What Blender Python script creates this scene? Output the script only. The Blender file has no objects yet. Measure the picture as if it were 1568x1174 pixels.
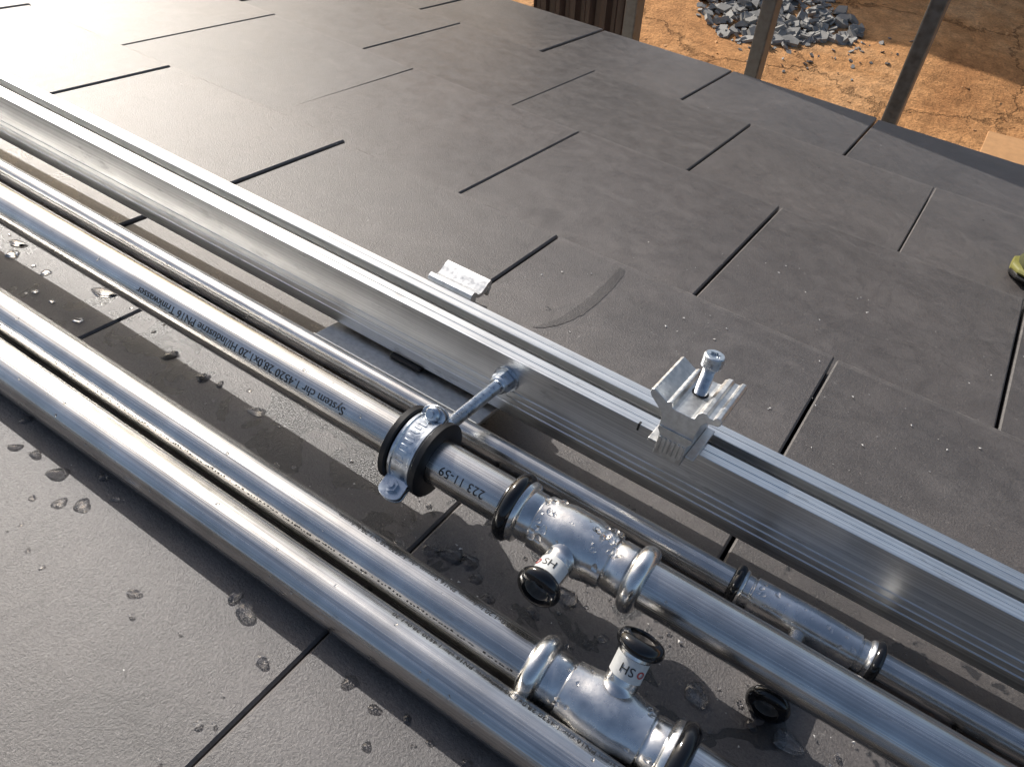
import bpy, bmesh, math, random
from mathutils import Vector, Matrix, noise
random.seed(7)
sc=bpy.context.scene
TH=math.radians(16); CT,ST=math.cos(TH),math.sin(TH); Z0=2.46; H=0.352
def rw(p): return Vector((p[0], p[1]*CT+p[2]*ST, -p[1]*ST+p[2]*CT+Z0))
def rd(p): return Vector((p[0], p[1]*CT+p[2]*ST, -p[1]*ST+p[2]*CT))
def V(*a): return Vector(a)

# ---------------------------------------------------------------- materials
def newmat(name):
    m=bpy.data.materials.new(name); m.use_nodes=True
    nt=m.node_tree; b=nt.nodes["Principled BSDF"]
    return m,nt,b
def N(nt,t,**k):
    n=nt.nodes.new(t)
    for a,v in k.items(): setattr(n,a,v)
    return n
def tex(nt,scale,vec=None,detail=4,rough=.55,dist=0.0,sv=None):
    tc=N(nt,'ShaderNodeTexCoord'); mp=N(nt,'ShaderNodeMapping')
    nt.links.new(tc.outputs['Object'],mp.inputs['Vector'])
    if sv: mp.inputs['Scale'].default_value=sv
    n=N(nt,'ShaderNodeTexNoise'); n.inputs['Scale'].default_value=scale
    n.inputs['Detail'].default_value=detail; n.inputs['Roughness'].default_value=rough
    n.inputs['Distortion'].default_value=dist
    nt.links.new(mp.outputs['Vector'],n.inputs['Vector'])
    return n
def ramp(nt,src,stops,interp='LINEAR'):
    r=N(nt,'ShaderNodeValToRGB'); r.color_ramp.interpolation=interp
    e=r.color_ramp.elements
    while len(e)<len(stops): e.new(.5)
    for i,(p,c) in enumerate(stops):
        e[i].position=p; e[i].color=(c,c,c,1) if not isinstance(c,tuple) else (*c,1)
    nt.links.new(src,r.inputs['Fac']); return r
def mixc(nt,fac,a,b,mode='MIX'):
    m=N(nt,'ShaderNodeMix',data_type='RGBA',blend_type=mode)
    for s,v in ((0,fac),(6,a),(7,b)):
        if isinstance(v,bpy.types.NodeSocket): nt.links.new(v,m.inputs[s])
        else: m.inputs[s].default_value = v if s==0 else (*v,1)
    return m.outputs[2]
def math2(nt,op,a,b,clamp=False):
    m=N(nt,'ShaderNodeMath',operation=op,use_clamp=clamp)
    for i,v in ((0,a),(1,b)):
        if isinstance(v,bpy.types.NodeSocket): nt.links.new(v,m.inputs[i])
        else: m.inputs[i].default_value=v
    return m.outputs[0]
def bump(nt,b,h,strength,dist,prev=None):
    bp=N(nt,'ShaderNodeBump'); bp.inputs['Strength'].default_value=strength; bp.inputs['Distance'].default_value=dist
    nt.links.new(h,bp.inputs['Height'])
    if prev: nt.links.new(prev,bp.inputs['Normal'])
    if b: nt.links.new(bp.outputs[0],b.inputs['Normal'])
    return bp.outputs[0]

def brushed(name,col,r0,r1,bs=.25,blotch=.12,wav=.25):
    m,nt,b=newmat(name)
    b.inputs['Metallic'].default_value=1
    st=tex(nt,1,sv=(3,900,900),detail=3)
    bl=tex(nt,35,detail=4)
    dk=tuple(c*(1-blotch*2) for c in col)
    f=ramp(nt,bl.outputs['Fac'],[(.35,0.0),(.7,1.0)])
    c1=mixc(nt,f.outputs['Color'],dk,col)
    f2=ramp(nt,st.outputs['Fac'],[(.3,.66),(.7,1.0)])
    c2=mixc(nt,1.0,c1,f2.outputs['Color'],'MULTIPLY')
    sm=tex(nt,1,sv=(30,110,110),detail=5,rough=.7); f3=ramp(nt,sm.outputs['Fac'],[(.60,1.0),(.70,.72)])
    c2=mixc(nt,1.0,c2,f3.outputs['Color'],'MULTIPLY')
    nt.links.new(c2,b.inputs['Base Color'])
    s=math2(nt,'MULTIPLY',st.outputs['Fac'],.6); t=math2(nt,'MULTIPLY',sm.outputs['Fac'],.4)
    s=math2(nt,'ADD',s,t)
    mr=N(nt,'ShaderNodeMapRange'); nt.links.new(s,mr.inputs[0])
    mr.inputs[1].default_value=.3; mr.inputs[2].default_value=.7; mr.inputs[3].default_value=r0; mr.inputs[4].default_value=r1
    nt.links.new(mr.outputs[0],b.inputs['Roughness'])
    p=bump(nt,None,st.outputs['Fac'],bs,.00018)
    sc_=tex(nt,18,detail=2)
    bump(nt,b,sc_.outputs['Fac'],wav,.0008,p)
    return m
PIPE=brushed('stainless_pipe',(.78,.765,.735),.16,.32,.8,wav=.12)
ALU=brushed('extruded_aluminium',(.90,.905,.90),.28,.42,.5,blotch=.05,wav=.03)
def cast(name,col,r0,r1,sc_,bd,blotch=.5,bs=.5):
    m,nt,b=newmat(name); b.inputs['Metallic'].default_value=1
    n=tex(nt,sc_,detail=5)
    f=ramp(nt,n.outputs['Fac'],[(.35,0.0),(.65,1.0)])
    nt.links.new(mixc(nt,f.outputs['Color'],tuple(c*blotch for c in col),col),b.inputs['Base Color'])
    mr=N(nt,'ShaderNodeMapRange'); nt.links.new(n.outputs['Fac'],mr.inputs[0])
    mr.inputs[1].default_value=.3; mr.inputs[2].default_value=.7; mr.inputs[3].default_value=r0; mr.inputs[4].default_value=r1
    nt.links.new(mr.outputs[0],b.inputs['Roughness'])
    bump(nt,b,n.outputs['Fac'],bs,bd); return m
FIT=cast('press_fitting_steel',(.78,.77,.75),.17,.34,75,.0007,.75,.4)
ZINC=cast('zinc_plated_steel',(.68,.72,.76),.22,.42,250,.0002,.75)
ALU2=cast('mill_aluminium',(.66,.665,.66),.34,.5,300,.0001,.8)
GALV=cast('galvanised_post',(.20,.22,.24),.4,.6,60,.0003,.7)
def plain(name,col,r,metal=0,bs=0,bsc=300,spec=.5,var=.25):
    m,nt,b=newmat(name)
    n=tex(nt,bsc,detail=4)
    nt.links.new(mixc(nt,n.outputs['Fac'],tuple(c*(1-var) for c in col),tuple(c*(1+var) for c in col)),b.inputs['Base Color'])
    b.inputs['Roughness'].default_value=r; b.inputs['Metallic'].default_value=metal
    b.inputs['Specular IOR Level'].default_value=spec
    if bs: bump(nt,b,n.outputs['Fac'],bs,.0005)
    return m
BLACK=plain('gloss_black_seal',(.008,.008,.009),.13,bs=.3,bsc=150)
RUBBER=plain('black_rubber',(.009,.009,.010),.45,bs=.2,spec=.35)
INK=plain('black_ink',(.015,.015,.015),.5)
WHITE=plain('label_white',(.55,.55,.53),.4)
RED=plain('label_red',(.45,.03,.02),.4)
DARKIN=plain('dark_interior',(.02,.02,.022),.6)
INNER=plain('tube_interior',(.30,.28,.26),.4,bs=.3,var=.5,metal=.6)
PALE=plain('pale_lip',(.80,.80,.76),.5,var=.1)  # plate lip gets a much paler colour than the plate

def tilemat(name,stain=False):
    m,nt,b=newmat(name)
    at=N(nt,'ShaderNodeAttribute',attribute_name='rnd'); ed=N(nt,'ShaderNodeAttribute',attribute_name='edge')
    big=tex(nt,6,detail=4,dist=.6); mid=tex(nt,45,detail=5,rough=.7); fine=tex(nt,680,detail=4,rough=.75)
    f=ramp(nt,big.outputs['Fac'],[(.35,0.0),(.65,1.0)])
    c=mixc(nt,f.outputs['Color'],(.078,.071,.068),(.105,.094,.088))
    f=ramp(nt,mid.outputs['Fac'],[(.3,.84),(.7,1.13)])
    c=mixc(nt,1.0,c,f.outputs['Color'],'MULTIPLY')
    mr=N(nt,'ShaderNodeMapRange'); nt.links.new(at.outputs['Fac'],mr.inputs[0]); mr.inputs[3].default_value=.84; mr.inputs[4].default_value=1.14
    c=mixc(nt,1.0,c,mr.outputs[0],'MULTIPLY')
    f=ramp(nt,fine.outputs['Fac'],[(.3,.62),(.7,1.34)])
    c=mixc(nt,1.0,c,f.outputs['Color'],'MULTIPLY')
    wn_=tex(nt,120,detail=5,rough=.75); f=ramp(nt,wn_.outputs['Fac'],[(.36,.25),(.62,1.0)])
    e_=math2(nt,'MULTIPLY',ed.outputs['Fac'],f.outputs['Color'])
    c=mixc(nt,e_,c,(.23,.215,.20))
    sp=tex(nt,230,detail=2); f=ramp(nt,sp.outputs['Fac'],[(.69,0.0),(.76,.45)])
    c=mixc(nt,f.outputs['Color'],c,(.25,.23,.21))
    sc2=tex(nt,11,detail=7,rough=.78,dist=1.5); f=ramp(nt,sc2.outputs['Fac'],[(.52,0.0),(.68,.28)])
    c=mixc(nt,f.outputs['Color'],c,(.18,.165,.155))
    td=tex(nt,8,detail=4,dist=1.0); f=ramp(nt,td.outputs['Fac'],[(.600,0.0),(.608,.28),(.630,.05),(.66,.0)])
    c=mixc(nt,f.outputs['Color'],c,(.035,.032,.03))
    tc=N(nt,'ShaderNodeTexCoord'); sx=N(nt,'ShaderNodeSeparateXYZ'); nt.links.new(tc.outputs['Object'],sx.inputs[0])
    near=N(nt,'ShaderNodeMapRange'); nt.links.new(sx.outputs['Y'],near.inputs[0])
    near.inputs[1].default_value=.50; near.inputs[2].default_value=.38; near.inputs[3].default_value=-.10; near.inputs[4].default_value=.11
    nr2=N(nt,'ShaderNodeMapRange'); nt.links.new(sx.outputs['Y'],nr2.inputs[0])
    nr2.inputs[1].default_value=.20; nr2.inputs[2].default_value=.26; nr2.inputs[3].default_value=-.16; nr2.inputs[4].default_value=0
    wn=tex(nt,26,detail=4,dist=.5)
    w=math2(nt,'ADD',wn.outputs['Fac'],near.outputs[0]); w=math2(nt,'ADD',w,nr2.outputs[0])
    wet=ramp(nt,w,[(.655,0.0),(.675,1.0)])
    c=mixc(nt,wet.outputs['Color'],c,(.028,.027,.027))
    if stain: c=mixc(nt,1.0,c,(.60,.60,.60),'MULTIPLY')
    nt.links.new(c,b.inputs['Base Color'])
    rr=ramp(nt,mid.outputs['Fac'],[(.3,.33),(.7,.43)])
    mr2=N(nt,'ShaderNodeMapRange'); nt.links.new(at.outputs['Fac'],mr2.inputs[0]); mr2.inputs[3].default_value=1.10; mr2.inputs[4].default_value=.92
    r_=mixc(nt,1.0,rr.outputs['Color'],mr2.outputs[0],'MULTIPLY')
    rg=mixc(nt,wet.outputs['Color'],r_,(.25,.25,.25))
    nt.links.new(rg,b.inputs['Roughness'])
    bump(nt,b,fine.outputs['Fac'],.75,.0008)
    b.inputs['Specular IOR Level'].default_value=.65
    return m
TILE=tilemat('concrete_tile'); STAIN=tilemat('damp_tile',True)

WATER,nt,b=newmat('water'); b.inputs['Transmission Weight'].default_value=1; b.inputs['IOR'].default_value=1.36
b.inputs['Roughness'].default_value=.0; b.inputs['Base Color'].default_value=(1,1,1,1)
wv=tex(nt,60,detail=1); bump(nt,b,wv.outputs['Fac'],.1,.001)

SOIL,nt,b=newmat('orange_soil')
a1=tex(nt,.9,detail=8,rough=.65,dist=.4); a2=tex(nt,9,detail=8,rough=.7); a3=tex(nt,60,detail=4)
f=ramp(nt,a1.outputs['Fac'],[(.3,(.44,.205,.08)),(.5,(.62,.315,.13)),(.7,(.74,.44,.22))])
f2=ramp(nt,a2.outputs['Fac'],[(.3,.62),(.62,1.12)])
c=mixc(nt,1.0,f.outputs['Color'],f2.outputs['Color'],'MULTIPLY')
f3=ramp(nt,a3.outputs['Fac'],[(.3,.75),(.7,1.15)])
c=mixc(nt,1.0,c,f3.outputs['Color'],'MULTIPLY')
vo=N(nt,'ShaderNodeTexVoronoi',feature='DISTANCE_TO_EDGE'); vo.inputs['Scale'].default_value=.8
ad=N(nt,'ShaderNodeVectorMath',operation='ADD'); tc=N(nt,'ShaderNodeTexCoord')
nt.links.new(tc.outputs['Object'],ad.inputs[0]); sc3=N(nt,'ShaderNodeVectorMath',operation='SCALE'); sc3.inputs['Scale'].default_value=.6
nz=tex(nt,2.5,detail=6,rough=.7); nt.links.new(nz.outputs['Color'],sc3.inputs[0]); nt.links.new(sc3.outputs[0],ad.inputs[1]); nt.links.new(ad.outputs[0],vo.inputs['Vector'])
f4=ramp(nt,vo.outputs['Distance'],[(.0,.55),(.016,1.0)])
c=mixc(nt,1.0,c,f4.outputs['Color'],'MULTIPLY')
nt.links.new(c,b.inputs['Base Color']); b.inputs['Roughness'].default_value=.95; b.inputs['Specular IOR Level'].default_value=.15
p=bump(nt,None,a2.outputs['Fac'],.8,.04); p=bump(nt,None,f4.outputs['Color'],.7,.03,p); bump(nt,b,a3.outputs['Fac'],.6,.01,p)
SLATE=plain('slate_stone',(.25,.24,.22),.75,bsc=9,var=.6)
PAVE=plain('sandy_paving',(.52,.28,.12),.9,bsc=20,bs=.5,var=.25)
BROWN=plain('brown_sheet',(.045,.030,.027),.45,bsc=30)
WOOD=plain('board_wood',(.30,.20,.11),.8,bsc=12)
RENDER=plain('rendered_wall',(.62,.58,.5),.9,bsc=15,var=.08)
UNDER=plain('roof_underlay',(.012,.012,.012),.9)
OLIVE=plain('olive_fabric',(.060,.062,.018),.85,bs=.8,bsc=500)
YEL=plain('yellow_trim',(.20,.19,.04),.6)
GLASS=plain('window_glass',(.02,.025,.03),.08)

# ---------------------------------------------------------------- mesh helpers
def mk(name,verts,faces,mat,smooth=True,roof=True,angle=35,bevel=0,fix=True):
    me=bpy.data.meshes.new(name)
    me.from_pydata([tuple(rw(v)) if roof else tuple(v) for v in verts],[],faces)
    bm=bmesh.new(); bm.from_mesh(me)
    if fix: bmesh.ops.recalc_face_normals(bm,faces=bm.faces)
    bm.to_mesh(me); bm.free()
    if smooth:
        me.shade_smooth()
        me.set_sharp_from_angle(angle=math.radians(angle))
    me.materials.append(mat)
    ob=bpy.data.objects.new(name,me); sc.collection.objects.link(ob)
    if bevel:
        bv=ob.modifiers.new('bevel','BEVEL'); bv.width=bevel; bv.segments=2; bv.limit_method='ANGLE'; bv.angle_limit=math.radians(40)
    return ob
def group(name,parts):
    e=bpy.data.objects.new(name,None); sc.collection.objects.link(e); e.empty_display_size=.05
    for p in parts: p.parent=e
    return e
def frame(ax):
    ax=ax.normalized(); h=V(0,0,1) if abs(ax.z)<.9 else V(0,1,0)
    u=(h-ax*h.dot(ax)).normalized(); return ax,u,ax.cross(u)
def loft(rings,close0=True,close1=True):
    vs=[];fs=[];n=len(rings[0])
    for r in rings: vs+=r
    for i in range(len(rings)-1):
        for j in range(n):
            fs.append((i*n+j,i*n+(j+1)%n,(i+1)*n+(j+1)%n,(i+1)*n+j))
    if close0: fs.append(tuple(range(n)))
    if close1: fs.append(tuple(range((len(rings)-1)*n,len(rings)*n)))
    return vs,fs
def revolve(name,prof,org,axis,mat,seg=64,closed=False,**k):
    ax,u,w=frame(axis); rings=[]
    for a,r in prof:
        ring=[]
        for j in range(seg):
            t=2*math.pi*j/seg; rr=r(t) if callable(r) else r
            ring.append(org+ax*a+(u*math.cos(t)+w*math.sin(t))*rr)
        rings.append(ring)
    if closed:
        rings.append(rings[0]); vs,fs=loft(rings,False,False)
        n=seg; L=len(rings)-1
        vs=vs[:L*n]; fs=[tuple(i%(L*n) for i in f) for f in fs]
    else: vs,fs=loft(rings)
    return mk(name,vs,fs,mat,**k)
def extr(name,prof,org,u,v,w,length,mat,**k):
    r0=[org+u*a+v*b_ for a,b_ in prof]; r1=[p+w*length for p in r0]
    vs,fs=loft([r0,r1]); return mk(name,vs,fs,mat,**k)
def boxr(name,x0,x1,y0,y1,z0,z1,mat,roof=True,bevel=0,smooth=False):
    vs=[(x,y,z) for x in (x0,x1) for y in (y0,y1) for z in (z0,z1)]
    fs=[(0,1,3,2),(4,6,7,5),(0,4,5,1),(2,3,7,6),(0,2,6,4),(1,5,7,3)]
    return mk(name,vs,fs,mat,smooth=smooth,roof=roof,bevel=bevel)
X=V(1,0,0);Y=V(0,1,0);Z=V(0,0,1)
def bead(a,r0,r1,wd,n=10):
    return [(a+wd*(i/n), r0+(r1-r0)*math.sin(math.pi*i/n)**.5) for i in range(n+1)]

# ---------------------------------------------------------------- roof
EXP=.33; B0=.712; TT=.020; TW=.30; SL=.022/EXP
def surf(y):
    k=math.ceil((y-B0)/EXP-1e-6); return -(B0+k*EXP-y)*SL
vs=[];fs=[];rn=[];eg=[]
for k in range(-12,4):
    yb=B0+k*EXP; off=-.17 if k%2 else -.018
    for i in range(-15,13):
        r=random.random(); g=random.uniform(.0011,.0018)
        x0=off+i*TW+g+random.uniform(-.0008,.0008); x1=off+(i+1)*TW-g+random.uniform(-.0008,.0008)
        y1=yb+random.uniform(-.003,.003); y0=yb-EXP-.05
        dz=random.uniform(-.0010,.0004); tl=random.uniform(-.0014,.0014); tp=random.uniform(-.0014,.0014)
        if k==0 and x0<-.235<x1: dz=tl=tp=0.0; y1=yb
        s=len(vs)
        def zt(x,y): return dz+(y-yb)*SL+tl*((x-x0)/TW*2-1)+tp*(y-yb)/EXP
        ch=.0016
        nx=18; xs=[x0,x0+ch]+[x0+ch+(x1-x0-2*ch)*j/nx for j in range(1,nx)]+[x1-ch,x1]
        M_=len(xs)
        for j,x in enumerate(xs):
            fe=random.uniform(-.0008,.0008); dn=ch if j in (0,M_-1) else 0
            cr=.0028+random.uniform(-.0006,.0012)
            vs+= [(x,y0,zt(x,y0)-TT),(x,y0,zt(x,y0)-ch-dn),(x,y0+ch,zt(x,y0)-dn),
                  (x,y1-.009,zt(x,y1-.009)-dn),(x,y1-cr+fe,zt(x,y1)-.0003-dn),(x,y1-.0006+fe,zt(x,y1)-.0014-dn),(x,y1+fe,zt(x,y1)-.004-dn),(x,y1+fe,zt(x,y1)-TT)]
        for j in range(M_-1):
            a=s+j*8; b_=a+8
            side=.3 if j in (0,M_-2) else 0
            for q in range(7):
                fs.append((a+q,b_+q,b_+q+1,a+q+1)); rn.append(r); eg.append({3:.18,4:.85,5:.95,6:.3}.get(q,side))
            fs.append((a+7,b_+7,b_,a)); rn.append(r); eg.append(0)
        fs.append(tuple(s+q for q in range(8))); rn.append(r); eg.append(0)
        e=s+(M_-1)*8; fs.append(tuple(e+7-q for q in range(8))); rn.append(r); eg.append(0)
tiles=mk('roof_tiles',vs,fs,TILE,smooth=False,fix=False)
me=tiles.data
for nm,dat in (('rnd',rn),('edge',eg)):
    atr=me.attributes.new(nm,'FLOAT','FACE'); atr.data.foreach_set('value',dat)
bm=bmesh.new(); bm.from_mesh(me); bmesh.ops.recalc_face_normals(bm,faces=bm.faces); bm.to_mesh(me); bm.free()
ye=B0+3*EXP; yr=B0-13*EXP
deck=boxr('roof_deck',-4.6,3.8,yr,ye-.03,-.10,-.05,UNDER)
pe=rw(V(0,ye,-.1)); pr=rw(V(0,yr,0))
wy1=pe.y-.45; wy0=pr.y-3.0
wall=boxr('walls',-4.4,3.6,wy0,wy1,0,pe.z-.02,RENDER,roof=False)
rs=mk('back_slope',[(-4.7,pr.y,pr.z),(3.8,pr.y,pr.z),(3.8,wy0-.4,pe.z-.1),(-4.7,wy0-.4,pe.z-.1),
   (-4.7,pr.y,pr.z-.1),(3.8,pr.y,pr.z-.1),(3.8,wy0-.4,pe.z-.2),(-4.7,wy0-.4,pe.z-.2)],
   [(0,1,2,3),(4,5,6,7),(0,1,5,4),(1,2,6,5),(2,3,7,6),(3,0,4,7)],TILE,smooth=False,roof=False)
gab=[]
for gx in (-4.4,3.58):
    gab.append(mk('gable',[(gx,wy0,pe.z-.02),(gx,wy1,pe.z-.02),(gx,pr.y,pr.z-.12),(gx+.02,wy0,pe.z-.02),(gx+.02,wy1,pe.z-.02),(gx+.02,pr.y,pr.z-.12)],
      [(0,1,2),(3,4,5),(0,1,4,3),(1,2,5,4),(2,0,3,5)],RENDER,smooth=False,roof=False))
win=[boxr('window',wx,wx+.9,wy1+.003,wy1+.03,.8,1.6,GLASS,roof=False) for wx in (-3.2,-.6,1.8)]
# damp streak on the tile
pts=[(-.238,.700,.0030),(-.2355,.69,.0045),(-.2325,.66,.0050),(-.2315,.63,.0055),(-.2325,.60,.0056),(-.2355,.58,.0046),(-.240,.565,.0036),(-.246,.553,.0022),(-.251,.548,.0008)]
fine_=[]
for i in range(len(pts)-1):
    for q in range(8):
        t=q/8; fine_.append(tuple(pts[i][j]*(1-t)+pts[i+1][j]*t for j in range(3)))
vs=[];fs=[]
for x,y,w_ in fine_:
    for q in (-1,1):
        ww=w_*(1+.22*noise.noise(V(y*160,q*3,0))+.15*noise.noise(V(y*500,q*5,0)))
        vs.append((x+q*ww,y,surf(y)+.0003))
fs=[(2*i,2*i+1,2*i+3,2*i+2) for i in range(len(fine_)-1)]
st_=mk('damp_streak',vs,fs,STAIN,fix=False)
for nm,val in (('rnd',.5),('edge',0)):
    atr=st_.data.attributes.new(nm,'FLOAT','FACE'); atr.data.foreach_set('value',[val]*len(st_.data.polygons))
group('house',[tiles,deck,wall,rs,st_]+gab+win)

# ---------------------------------------------------------------- mounting rail
RY,RZ=.400,.013
mmp=[(0.5,0),(0,.5),(0,3),(-.0,8.8),(.8,9.4),(.8,9.8),(0,10.4),(0,14.0),(.8,14.6),(.8,15.0),(0,15.6),(0,19.2),(.8,19.8),(.8,20.2),(0,20.8),
     (0,44.2),(.15,44.5),(.4,44.6),(6.6,44.6),(6.9,44.2),(7.3,44.2),(7.6,44.6),(14,44.6),(14.4,44.2),(14.4,38.5),(12,38.5),(12,41.8),(2.2,41.8),(2.2,30),(37.8,30),(37.8,41.8),(28,41.8),(28,38.5),
     (25.6,38.5),(25.6,44.2),(26,44.6),(32.4,44.6),(32.7,44.2),(33.1,44.2),(33.4,44.6),(39.6,44.6),(39.85,44.5),(40,44.2),(40,.6),(39.4,0)]
prof=[(a/1000,c_/1000) for a,c_ in mmp]
r0=[V(-1.9,RY+a,RZ+b_) for a,b_ in prof]; r1=[V(1.5,RY+a,RZ+b_) for a,b_ in prof]
rail=mk('extrusion',*loft([r0,r1]),ALU,smooth=False)
ticks=[boxr('pen_mark',xx-.0007,xx+.0007,RY-.0003,RY+.0025,RZ+.0395,RZ+.0449,INK) for xx in (-.0965,-.0655)]
group('mounting_rail',[rail]+ticks)

# roof bracket below the rail
parts=[boxr('base_plate',-.348,-.198,.379,.475,.006,.0095,ALU2,bevel=.0005),
       boxr('plate_lip',-.348,-.198,.3762,.3787,.0045,.0112,PALE,bevel=.0004)]
parts.append(boxr('rubber_block',-.290,-.262,.3965,.43,.0098,.0128,RUBBER,bevel=.001))
cp=[(41,5),(41,40),(43,47),(46,48.6),(49,47.2),(52,44.6),(56,44.2),(60,46.6),(64,50),(67,51.2),(69,50),(69.5,44),(67.6,38),(66,38),(67,44),(66,46.6),(62,43),(57,41),(52,41.4),(49.5,43),(50,34),(60,32),(68,28),(75,16),(76,5),(74,3.5),(70,12),(64,24),(52,27),(45,26),(45,5)]
parts.append(extr('clip',[(a/1000,c_/1000) for a,c_ in cp],V(-.296,RY,RZ),Y,Z,X,.040,ALU2,angle=30))
parts.append(revolve('clip_bolt',[(0,.0063),(.0055,.0063),(.006,.0058)],V(-.276,RY+.0577,RZ+.027),Z,ZINC,seg=24))
group('rail_bracket',parts)

# ---------------------------------------------------------------- module clamp standing on the rail
cx=-.0705; y0=.384; L=.047; zb=RZ+.0449
P=[(-9,-3),(-9,12),(-11,15),(-11,22),(-13,27),(-21,33.5),(-22.3,35.5),(-22.3,38.2),(-20.6,39.2),(-18.6,38.2),(-11,34.5),(-9.5,35.8),(-8,35.8),(-7,32.5),(-5,32),(5,32),(7,32.5),
   (8,36.5),(10,38.6),(12.5,39),(14,37.4),(17,37.4),(18.4,39.6),(20.6,39.6),(22,38.2),(22,35.5),(20.6,34.2),(14,33),(12,30),(11,23),(11,15),(9,12),(9,-3)]
parts=[extr('body',[(a/1000,c_/1000) for a,c_ in P],V(cx,y0,zb),X,Z,Y,L,ALU2,smooth=False,bevel=.0004)]
for i in range(6):
    parts.append(boxr('serration',cx-.0082+i*.0029,cx-.0064+i*.0029,y0-.0007,y0+.002,zb+.0005,zb+.011,ALU2,bevel=.0003))
parts.append(extr('end_web',[(-.0105,.0165),(.0105,.0165),(.0105,.0180),(-.0105,.0180)],V(cx,y0-.0010,zb),X,Z,Y,.003,ALU2,smooth=False))
parts.append(boxr('foot_lip_near',cx-.0155,cx-.0092,y0+.004,y0+.030,zb+.0002,zb+.0028,ALU2,bevel=.0005))
parts.append(boxr('foot_lip_side',cx+.0092,cx+.0150,y0+.004,y0+.042,zb+.0003,zb+.0026,ALU2,bevel=.0005))
th=[];zz=0
while zz<.030: th+=[(zz,.0034),(zz+.0006,.0041)]; zz+=.00125
parts.append(revolve('threaded_shaft',th,V(cx,.412,zb+.029),Z,ZINC,seg=32,angle=20))
parts.append(revolve('shaft_hole',[(0,.0052),(.0003,.0052)],V(cx,.412,zb+.0321),Z,DARKIN,seg=32))
star=lambda t:.0031+.00055*math.cos(6*t)
zh=zb+.0575
parts.append(revolve('bolt_head',[(-.0035,.0042),(-.0032,.0063),(.003,.0065),(.0042,.0062),(.0046,.0056),(.0046,star),(.0012,star),(.001,.0008)],V(cx,.412,zh-.002),Z,ZINC,seg=72,angle=30))
group('module_clamp',parts)

# ---------------------------------------------------------------- pipes
def text_mesh(s,size):
    cu=bpy.data.curves.new('t','FONT'); cu.body=s; cu.size=size; cu.resolution_u=3
    o=bpy.data.objects.new('t',cu); sc.collection.objects.link(o)
    dg=bpy.context.evaluated_depsgraph_get(); dg.update()
    me=bpy.data.meshes.new_from_object(o.evaluated_get(dg)); bpy.data.objects.remove(o); return me
def text_on(name,s,org_x,yc,zc,r,size,phi0,mat,flip=True,xs=1.0):
    me=text_mesh(s,size)
    sg=-1 if flip else 1
    for v in me.vertices:
        tx,ty=v.co.x*xs,v.co.y-size*.35
        ph=phi0+sg*ty/r; rr=r+.00026
        v.co=rw((org_x+sg*tx, yc-rr*math.cos(ph), zc+rr*math.sin(ph)))
    me.materials.append(mat)
    ob=bpy.data.objects.new(name,me); sc.collection.objects.link(ob); return ob
def pipe(x0,x1,yc,zc,r,name='tube'):
    return revolve(name,[(0,r-.0012),(0,r),(x1-x0,r),(x1-x0,r-.0012)],V(x0,yc,zc),X,PIPE,seg=96)
R=.014
A=(.212,.003); Bp=(.2435,.0065); C=(.305,.036); Dp=(.368,.0085)
rd35=math.radians
def dashes(yc,zc,r,x0,x1,phi,dens=.8):
    vs=[];fs=[];x=x0
    while x<x1:
        w=random.uniform(.0006,.0016)
        if random.random()<dens:
            p0=phi+random.uniform(-.03,.02); p1=p0+random.uniform(.03,.07); s=len(vs)
            for xx,pp in ((x,p0),(x+w,p0),(x+w,p1),(x,p1)):
                vs.append((xx,yc-(r+.00015)*math.cos(pp),zc+(r+.00015)*math.sin(pp)))
            fs.append((s,s+1,s+2,s+3))
        x+=w+random.uniform(.0003,.0018)
    return mk('seam_print',vs,fs,INK,smooth=False)
txt='System chr 1.4520 28,0x1,20 Hl/Industrie PN16 Trinkwasser'
group('steel_pipe',[pipe(-1.8,1.3,*C,R),
   text_on('print',txt,-.243,*C,R,.0076,rd35(32),INK),
   text_on('print',txt,-.60,*C,R,.0076,rd35(32),INK),
   text_on('print_end','223 11-59',-.140,*C,R,.0076,rd35(30),INK),
   dashes(*C,R,-1.0,-.22,rd35(112))])
group('steel_pipe',[pipe(-1.8,-.066,*Bp,R),pipe(.010,1.3,*Bp,R,'tube_after_tee'),
   text_on('print','1.4520 28,0x1,20 Industrie PN16 System chr 1.4520 28,0x1,20 Industrie',-.072,*Bp,R,.0045,rd35(103),INK),
   dashes(*Bp,R,-1.0,-.075,rd35(22))])
group('steel_pipe',[pipe(-1.8,1.3,*A,R),
   text_on('print','chr 1.4520 28,0x1,20 Industrie System PN16 chr 1.4520 28,0x1,20 Industrie PN16 chr 1.4520 28,0x1,20',.05,*A,R,.0045,rd35(112),INK),])
group('steel_pipe',[pipe(-1.8,1.3,*Dp,.0085)])

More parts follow.
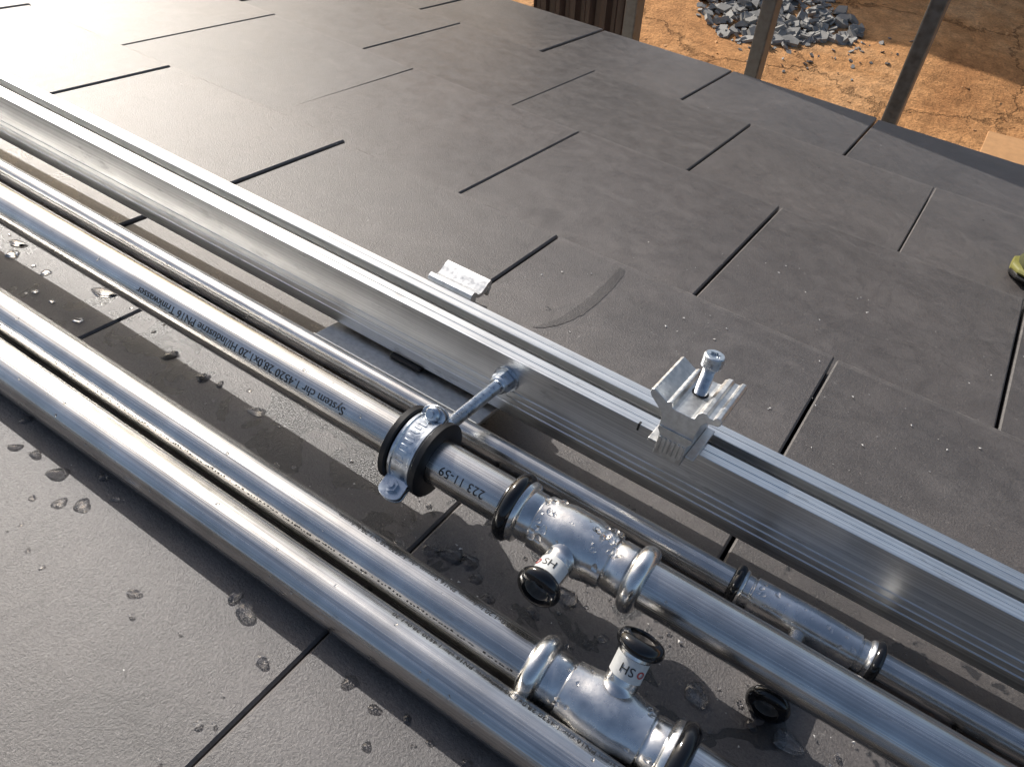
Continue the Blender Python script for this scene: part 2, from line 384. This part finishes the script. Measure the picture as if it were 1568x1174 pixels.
# ---------------------------------------------------------------- press tees
def tee(x0,x1,yc,zc,r,bdir,blen,br,lb,rb_):
    prt=[]; Lh=x1-x0; o=V(x0,yc,zc); k=r/.014
    rb=r+.0011; bw=.0108*k
    m=Lh/2
    body=[(bw*.9,rb),(bw+.0090*k,rb),(bw+.0096*k,rb-.0005),(bw+.0108*k,rb-.0005),(bw+.0118*k,rb+.0010),(m-br*1.7,rb+.0016),(m-br*1.1,rb+.0028*k),(m+br*1.1,rb+.0028*k),(m+br*1.7,rb+.0016),
          (Lh-bw-.0118*k,rb+.0010),(Lh-bw-.0108*k,rb-.0005),(Lh-bw-.0096*k,rb-.0005),(Lh-bw-.0090*k,rb),(Lh-bw*.9,rb)]
    prt.append(revolve('body',body,o,X,FIT,seg=64,angle=50))
    rl=rb+(.0058 if lb else .0046)*k; rr_=rb+(.0058 if rb_ else .0046)*k
    prt.append(revolve('collar_left',[(0,r+.0004),(0,rb)]+bead(.0003,rb,rl,bw)+[(bw+.001,rb)],o,X,BLACK if lb else FIT,seg=64,angle=60))
    prt.append(revolve('collar_right',[(Lh-bw-.001,rb)]+bead(Lh-bw,rb,rr_,bw)+[(Lh,r+.0004)],o,X,BLACK if rb_ else FIT,seg=64,angle=60))
    if lb: prt.append(revolve('steel_rim',[(bw*.80,rb),(bw*.84,rb+.0034*k),(bw*1.15,rb+.0030*k),(bw*1.3,rb)],o,X,FIT,seg=64,angle=60))
    if rb_: prt.append(revolve('steel_rim',[(Lh-bw*1.3,rb),(Lh-bw*1.15,rb+.0030*k),(Lh-bw*.84,rb+.0034*k),(Lh-bw*.80,rb)],o,X,FIT,seg=64,angle=60))
    oc=V(x0+m,yc,zc); bd=bdir.normalized()
    s=rb*.6; inn=br*.92; cr=br+.0046
    bot=blen-.014
    if k<1: root=[(.001,.0045),(.020,.0045),(.024,br+.0006)]
    else: root=[(s,min(br*1.9,rb*.84)),(rb+.0018,min(br*1.6,rb*.62)),(rb+.003,min(br*1.28,rb*.55)),(rb+.0048,br*1.1),(rb+.007,br+.0006)]
    prt.append(revolve('branch',root+[(blen-.0082,br+.0006),(blen-.0080,inn),(bot,inn)],oc,bd,FIT,seg=56,angle=60))
    prt.append(revolve('branch_collar',[(blen-.0087,inn),(blen-.0087,br+.0003)]+bead(blen-.0083,br+.0005,cr,.0083)+[(blen+.0002,br-.0002),(blen-.001,inn)],oc,bd,BLACK,seg=56,closed=True,angle=60))
    prt.append(revolve('branch_liner',[(blen-.0022,inn*.998),(blen-.0022,inn*.93),(bot+.001,inn*.93),(bot+.001,inn*.998)],oc,bd,INNER,seg=48,closed=True,angle=60))
    prt.append(revolve('branch_stop',[(bot+.0054,inn*.96),(bot+.0062,inn*.96),(bot+.0062,inn*.68),(bot+.0054,inn*.68)],oc,bd,INNER,seg=40,closed=True,angle=30))
    prt.append(revolve('branch_bore',[(bot-.0006,inn*.99),(bot+.0001,inn*.99)],oc,bd,DARKIN,seg=32))
    return prt,oc,bd
def label(oc,bd,br,at,ref,s='SH'):
    ax=bd.normalized(); u=(ref-ax*ref.dot(ax)).normalized(); w=ax.cross(u)
    r=br+.0009; out=[]
    def pt(a,t,rr=r): return oc+ax*a+(u*math.cos(t)+w*math.sin(t))*rr
    n=28; r0=[pt(at-.0055,-1.3+2.6*i/n) for i in range(n+1)]; r1=[pt(at+.0055,-1.3+2.6*i/n) for i in range(n+1)]
    out.append(mk('label',r0+r1,[(i,i+1,n+2+i,n+1+i) for i in range(n)],WHITE,fix=False))
    me=text_mesh(s,.0066)
    for v in me.vertices: v.co=rw(pt(at+.0022-v.co.y, .50-v.co.x/r, r+.00025))
    me.materials.append(INK); ob=bpy.data.objects.new('letters',me); sc.collection.objects.link(ob); out.append(ob)
    vs=[];k=20
    for i in range(k):
        t=2*math.pi*i/k
        for q in (.0012,.0019): vs.append(pt(at+q*math.sin(t),.88+q*math.cos(t)/r,r+.0003))
    fs=[(2*i,2*i+1,(2*i+3)%(2*k),(2*i+2)%(2*k)) for i in range(k)]
    out.append(mk('mark',vs,fs,RED,fix=False)); return out
p1,oc,bd=tee(-.1305,-.041,*C,R,V(0,-1,-.04),.043,.0078,True,False)
p1+=label(oc,bd,.0078,.0285,V(0,-.2,1)+V(-.1,0,0))
group('press_tee_fitting',p1)
p2,oc,bd=tee(-.0715,.0165,*Bp,R,V(0,.52,.85),.044,.0078,False,True)
p2+=label(oc,bd,.0078,.0285,V(0,-1,.3))
group('press_tee_fitting',p2)
p3,oc,bd=tee(-.006,.083,*Dp,.0085,V(0,-1,-.08),.066,.0072,True,True)
group('press_tee_fitting',p3)

# ---------------------------------------------------------------- pipe clamp with rubber lining
cxr=-.193; cc=V(cxr-.0135,C[0],C[1])
parts=[]
parts.append(revolve('rubber_lining',[(0,.0143),(0,.0232),(.0006,.0240),(.0040,.0240),(.0046,.0232),(.0046,.0196),(.0224,.0196),(.0224,.0232),(.0230,.0240),(.0264,.0240),(.027,.0232),(.027,.0143)],cc,X,RUBBER,seg=72,closed=True,angle=40))
s0=.0053
parts.append(revolve('strap',[(s0,.0197),(s0,.0216),(s0+.0008,.0225),(s0+.0024,.0225),(s0+.003,.0217),(s0+.0134,.0217),(s0+.014,.0225),(s0+.0156,.0225),(s0+.0164,.0216),(s0+.0164,.0197)],cc,X,ZINC,seg=72,closed=True,angle=25))
def radial(a): return V(0,math.cos(a),math.sin(a))
def tang(a): return V(0,-math.sin(a),math.cos(a))
for ang,out in ((math.radians(212),.0140),(math.radians(63),.0085)):
    rr=radial(ang); tt=tang(ang); ce=V(cxr,C[0],C[1])
    for sgn in (-1,1):
        o=ce+rr*.0208+tt*(sgn*.0022-.0008)
        k=10; pr_=[(0,-.0080),(out-.005,-.0080)]+[(out-.005+.005*math.sin(math.pi*i/k),-.0080*math.cos(math.pi*i/k)) for i in range(1,k)]+[(out-.005,.0080),(0,.0080)]
        parts.append(extr('lug',pr_,o,rr,X,tt,.0016,ZINC,bevel=.0003))
    sh=ce+rr*(.0208+out*.45)
    parts.append(revolve('screw_shank',[(-.008,.0022),(.008,.0022)],sh,tt,ZINC,seg=20))
    st2=lambda t:.0016 if int(t/(math.pi/4))%2 else .0005
    parts.append(revolve('screw_head',[(.003,.0032),(.0032,.0048),(.0052,.0048),(.0063,.0038),(.0065,.0025),(.0065,st2),(.005,st2)],sh,tt,ZINC,seg=40,angle=30))
    parts.append(revolve('screw_nut',[(-.0062,.0042),(-.0030,.0042)],sh,tt,ZINC,seg=6,smooth=False))
for i in range(9):
    a=math.radians(95+i*9); ce=V(cxr,C[0],C[1])
    o=ce+radial(a)*.0215
    parts.append(extr('emboss',[(-.0009,-.003),(.0009,-.003),(.0009,.003-(i%3)*.001),(-.0009,.003-(i%2)*.002)],o,tang(a),X,radial(a),.0006,ZINC,bevel=.0002))
ry=.326; th=[];a=0
while a<.074: th+=[(a,.0036),(a+.0006,.0044)]; a+=.0014
ro=V(cxr-.0005,ry,.0385); rdv=V(0,1,.02)
parts.append(revolve('threaded_rod',th,ro,rdv,ZINC,seg=32,angle=20))
parts.append(revolve('boss_nut',[(0,.0068),(.0005,.0075),(.007,.0075),(.0075,.0068)],ro+V(0,-.001,0),rdv,ZINC,seg=6,smooth=False))
yn=RY-.0002
parts.append(revolve('washer',[(-.0014,.0096),(0,.0096)],V(cxr-.0005,yn,.040),Y,ZINC,seg=40))
parts.append(revolve('lock_nut',[(-.0094,.0068),(-.0088,.0076),(-.0020,.0080),(-.0015,.0074)],V(cxr-.0005,yn,.040),Y,ZINC,seg=6,smooth=False))
parts.append(revolve('lock_nut_collar',[(-.0124,.0054),(-.0114,.0064),(-.0095,.0066)],V(cxr-.0005,yn,.040),Y,ZINC,seg=32))
group('pipe_clamp',parts)

# ---------------------------------------------------------------- water droplets
dv=[];df=[]
def drop(p,n,r,h,el=1.0,rot=0.0):
    n=n.normalized(); ax,u,w=frame(n); k=22; s=len(dv); ph=random.random()*6
    u2=u*math.cos(rot)+w*math.sin(rot); w2=ax.cross(u2)
    R_=[1,.97,.85,.62,.32]
    dv.append(p-n*.0002)
    for q in R_:
        z=h*(1-q**2.4)
        for j in range(k):
            t=2*math.pi*j/k; rr=r*q*(1+.14*math.sin(2*t+ph)+.09*math.sin(3*t+ph*2)+.04*math.sin(5*t+ph))
            dv.append(p+u2*rr*math.cos(t)*el+w2*rr*math.sin(t)+n*(z-.0002))
    dv.append(p+n*h)
    for i in range(len(R_)-1):
        for j in range(k):
            a=s+1+i*k+j;b_=s+1+i*k+(j+1)%k; df.append((a,b_,b_+k,a+k))
    top=len(dv)-1
    for j in range(k):
        df.append((s,s+1+(j+1)%k,s+1+j)); a=s+1+(len(R_)-1)*k; df.append((a+j,a+(j+1)%k,top))
nt_=V(0,-SL,1)
big=[(-.507,.318,.007),(-.41,.30,.0052),(-.375,.299,.0045),(-.323,.299,.0045),(-.335,.179,.0052),(-.366,.185,.0058),(-.389,.186,.0046),(-.403,.182,.0042),
 (-.612,.315,.005),(-.60,.303,.006),(-.212,.187,.0055),(-.141,.189,.005),(-.0795,.303,.006),(-.149,.285,.008),(-.138,.288,.006),(-.128,.281,.004),(.006,.295,.0075),(-.078,.402,.0045),
 (.056,.538,.003),(-.16,.280,.006),(-.44,.31,.003),(-.48,.335,.004),(-.56,.305,.004),(-.115,.274,.004),(-.09,.283,.005),(.055,.30,.007),(-.345,.20,.003),(-.42,.20,.004),(-.36,.165,.0025),
 (-.45,.175,.0035),(-.05,.36,.004),(-.10,.355,.005),(.12,.37,.006),(.16,.39,.005),(.14,.345,.006),(.2,.38,.006)]
for x,y,r in big:
    drop(V(x,y,surf(y)+.0003),nt_,r,r*.36,random.uniform(.8,1.5),random.random()*3)
for _ in range(44):
    y=random.choice([random.uniform(.265,.35),random.uniform(.155,.195)]); x=random.uniform(-.62,.12); r=random.uniform(.0018,.0040)
    drop(V(x,y,surf(y)+.0003),nt_,r,r*.38,random.uniform(.8,1.5),random.random()*3)
for _ in range(300):
    y=random.choice([random.uniform(.27,.38),random.uniform(.27,.38),random.uniform(.09,.20)]); x=random.uniform(-.65,.3) if random.random()<.5 else random.uniform(-.2,.2); r=random.uniform(.0006,.0019)
    drop(V(x,y,surf(y)+.0003),nt_,r,r*.42,random.uniform(.8,1.4),random.random()*3)
def on_cyl(x,yc,zc,r,ph,rad):
    n=V(0,-math.cos(ph),math.sin(ph)); drop(V(x,yc,zc)+n*r,n,rad,rad*.5)
for _ in range(52):
    on_cyl(random.uniform(-.108,-.060),*C,R+.0030,rd35(random.uniform(10,120)),random.uniform(.0010,.0027))
for _ in range(22):
    on_cyl(random.uniform(.010,.070),*Dp,.0085+.0020,rd35(random.uniform(30,110)),random.uniform(.0012,.0024))
for _ in range(20):
    on_cyl(random.uniform(-.050,.0),*Bp,R+.0028,rd35(random.uniform(20,130)),random.uniform(.0009,.0018))
for q,(x0_,x1_) in ((C,(-.6,.25)),(Bp,(-.6,-.08)),(A,(-.5,.0)),(A,(-.5,.0))):
    for _ in range(18): on_cyl(random.uniform(x0_,x1_),*q,R-.0001,rd35(random.uniform(10,95)),random.uniform(.0005,.0015))
mk('water_droplets',dv,df,WATER,angle=80)

# aluminium shavings and grit
vs=[];fs=[]
for _ in range(300):
    m=random.random()
    if m<.45: x=random.gauss(-.06,.13); y=random.uniform(.46,.9)
    elif m<.75: x=random.uniform(-.25,.1); y=random.uniform(.27,.38)
    else: x=random.uniform(-1.2,.8); y=random.uniform(.05,1.6)
    r=random.choice([.0004,.0006,.0009,.0013]); z=surf(y)+.0003; s=len(vs); t=random.random()*6
    for q in range(3): vs.append((x+r*math.cos(t+q*2.1)*random.uniform(.6,1.6),y+r*math.sin(t+q*2.1),z+random.uniform(0,r)))
    vs.append((x,y,z+r)); fs+=[(s,s+1,s+3),(s+1,s+2,s+3),(s+2,s,s+3),(s,s+2,s+1)]
mk('metal_shavings',vs,fs,plain('shaving_grit',(.6,.58,.55),.5),smooth=False)

# ---------------------------------------------------------------- boot at the right edge
def boot():
    x0,yc=.113,1.155; rings=[];srings=[]
    prof=[(0,.012,.012),(.008,.028,.026),(.03,.040,.040),(.07,.047,.052),(.12,.047,.075),(.17,.043,.115),(.22,.042,.135),(.27,.040,.13),(.29,.03,.12)]
    for d,w_,h_ in prof:
        zb_=surf(yc)+.014; rings.append([V(x0+d,yc+w_*math.cos(t),zb_+max(0,math.sin(t))**.8*h_+min(0,math.sin(t))*.002) for t in [2*math.pi*i/24 for i in range(24)]])
        srings.append([V(x0-.004+d*1.02,yc+(w_+.004)*math.cos(t),surf(yc)+.008+.007*math.sin(t)) for t in [2*math.pi*i/24 for i in range(24)]])
    a=mk('upper',*loft(rings),OLIVE); b_=mk('sole',*loft(srings),RUBBER)
    tr=[[V(p.x-.001,yc+(p.y-yc)*.97,p.z+.006) for p in r] for r in srings[:6]]
    c_=mk('trim',*loft(tr),YEL)
    return group('work_boot',[a,b_,c_])
boot()

# ---------------------------------------------------------------- scaffold
def post(name,x,y,z,top,mat=GALV,w=.036,d=.05):
    q=rw(V(x,y,z))
    return boxr(name,q.x-w/2,q.x+w/2,q.y-d/2,q.y+d/2,0.0,q.z+top,mat,roof=False,bevel=.004)
sp=[post('post',-.553,2.2,-.087,.62),post('post',-.193,2.2,-.091,.66),post('post',-.915,2.2,-.08,.7),post('post',-2.0,2.3,-.08,.7),post('post',1.3,2.1,-.08,.7)]
YB=lambda x:1.878-.224*(x+.68)  # unseen board, placed and skewed to cast the shadow band at the eave
P0=V(-2.3,YB(-2.3),.65); P1=V(.75,YB(.75),.65)
w0,w1=rw(P0),rw(P1); d=.035; hh=.26
vsb=[]
for wv_ in (w0,w1):
    for dy in (0,d):
        for dz in (-hh,0): vsb.append((wv_.x,wv_.y+dy,wv_.z+dz))
bd_=mk('shadow_board',vsb,[(0,1,3,2),(4,6,7,5),(0,4,5,1),(2,3,7,6),(0,2,6,4),(1,5,7,3)],WOOD,smooth=False,roof=False)
group('scaffold',sp+[bd_])
n=60
q0=rw(V(-1.32,2.32,0)); q1=rw(V(-.955,2.32,0))
f_=[];b__=[]
for i in range(n+1):
    x=q0.x+(q1.x-q0.x)*i/n; yy=q0.y+.008*max(-1,min(1,2.2*math.sin(i/n*2*math.pi*7)))
    f_.append(V(x,yy,0));b__.append(V(x,yy+.004,0))
loop=f_+b__[::-1]
mk('corrugated_panel',*loft([[p+V(0,0,.3) for p in loop],[p+V(0,0,q0.z+.5) for p in loop]]),BROWN,roof=False,angle=30)

# ---------------------------------------------------------------- ground
vs=[];fs=[]
def gz(x,y): 
    return .06*noise.noise(V(x*.6,y*.6,0))+.03*noise.noise(V(x*2.3,y*2.3,3))
xs=[-600,-200,-60,-20]+[-10+i*.16 for i in range(int(20/.16)+1)]+[20,60,200,600]
ys=[-600,-200,-60,-20,-8]+[i*.12 for i in range(int(12/.12)+1)]+[16,20,60,200,600]
for y in ys:
    for x in xs:
        z=gz(x,y) if abs(x)<10 and 0<y<12 else 0
        vs.append((x,y,z))
nx=len(xs)
for j in range(len(ys)-1):
    for i in range(nx-1): fs.append((j*nx+i,j*nx+i+1,(j+1)*nx+i+1,(j+1)*nx+i))
mk('ground',vs,fs,SOIL,roof=False,fix=False,angle=80)
vs=[];fs=[]
def shard(x,y,z,s):
    k=random.choice([4,5,5,6]); s0=len(vs); rt=Matrix.Rotation(random.uniform(-.6,.6),3,'X')@Matrix.Rotation(random.uniform(-.6,.6),3,'Y')@Matrix.Rotation(random.random()*6,3,'Z')
    th=s*random.uniform(.08,.25); pts=[(s*random.uniform(.6,1.1)*math.cos(2*math.pi*i/k),s*random.uniform(.4,.9)*math.sin(2*math.pi*i/k)) for i in range(k)]
    for zz in (-th,th):
        for a,b_ in pts: vs.append(V(x,y,z)+rt@V(a,b_,zz))
    fs.append(tuple(s0+i for i in range(k))[::-1]); fs.append(tuple(s0+k+i for i in range(k)))
    for i in range(k): fs.append((s0+i,s0+(i+1)%k,s0+k+(i+1)%k,s0+k+i))
for _ in range(900):
    a=random.random()*6.283; q=random.random()**.6*(1+.2*math.sin(3*a))
    x=-1.98+.74*q*math.cos(a)+.12; y=6.55+.62*q*math.sin(a)-.28*(q*math.cos(a))
    shard(x,y,gz(x,y)+.09*max(0,1-q)*random.random()+.01,random.choice([.015,.02,.03,.04,.06,.075]))
for _ in range(130):
    x=random.gauss(-1.45,.35); y=random.gauss(6.2,.3); shard(x,y,gz(x,y)+.005,random.uniform(.008,.03))
mk('slate_rubble',vs,fs,SLATE,smooth=False,roof=False)
vs=[];fs=[]
for _ in range(900):
    x=random.uniform(-4,2); y=random.uniform(2.5,8.5); shard(x,y,gz(x,y),random.choice([.006,.008,.012,.02]))
mk('soil_clods',vs,fs,PAVE,smooth=False,roof=False)
for (a,b_) in ((.06,5.38),(.48,5.42)):
    g_=[(a,b_),(a+.4,b_+.01),(a+.39,b_+.36),(a-.01,b_+.35)]
    vv=[(x,y,gz(x,y)+.006) for x,y in g_]+[(x,y,gz(x,y)-.06) for x,y in g_]
    mk('paving_slab',vv,[(0,1,2,3),(7,6,5,4),(0,4,5,1),(1,5,6,2),(2,6,7,3),(3,7,4,0)],PAVE,smooth=False,roof=False,bevel=.006)
sx0,sx1,sy0,sy1,sh_=-5.5,3.0,9.1,12.5,3.0  # unseen building, added to throw its shadow across the soil
pp=[boxr('walls',sx0,sx1,sy0,sy1,0,sh_-.12,RENDER,roof=False),
    boxr('roof_slab',sx0,sx1+.1,sy0-.003,sy1+.1,sh_-.12,sh_,WOOD,roof=False),
    boxr('door',-1,0,sy0-.03,sy0-.002,0,2.1,BROWN,roof=False),boxr('window',1,2,sy0-.02,sy0-.002,1,1.9,GLASS,roof=False)]
group('shadow_building',pp)

# ---------------------------------------------------------------- light
s=rd(V(-.745,.285,.60)).normalized()
el=math.asin(s.z); rot=math.atan2(s.x,s.y)
w=bpy.data.worlds.new("World"); sc.world=w; w.use_nodes=True
nt=w.node_tree; bg=nt.nodes['Background']; sky=nt.nodes.new('ShaderNodeTexSky'); sky.sky_type='NISHITA'
sky.sun_disc=False; sky.sun_elevation=el; sky.sun_rotation=rot; sky.dust_density=3; sky.air_density=1.0
nt.links.new(sky.outputs[0],bg.inputs[0]); bg.inputs[1].default_value=.135
l=bpy.data.lights.new('sun','SUN'); l.energy=4.8; l.angle=math.radians(.5); l.color=(1,.965,.92)
lo=bpy.data.objects.new('sun',l); sc.collection.objects.link(lo); lo.rotation_euler=s.to_track_quat('Z','Y').to_euler(); lo.location=(0,0,8)
sc.view_settings.view_transform='Standard'; sc.view_settings.look='None'; sc.view_settings.exposure=0

# ---------------------------------------------------------------- camera
cam=bpy.data.cameras.new('camera'); co=bpy.data.objects.new('camera',cam); sc.collection.objects.link(co)
rt=rd(V(.8299,.5294,.1763)).normalized(); up=rd(V(-.4360,.4182,.7969)); bk=rd(V(.3481,-.7382,.5779)).normalized()
up=bk.cross(rt).normalized(); rt=up.cross(bk)
m=Matrix((rt,up,bk)).transposed().to_4x4(); m.translation=rw(V(0,0,H)); co.matrix_world=m
cam.sensor_width=36; cam.lens=36*1221.5/1568; cam.clip_start=.01; cam.clip_end=2000
sc.camera=co
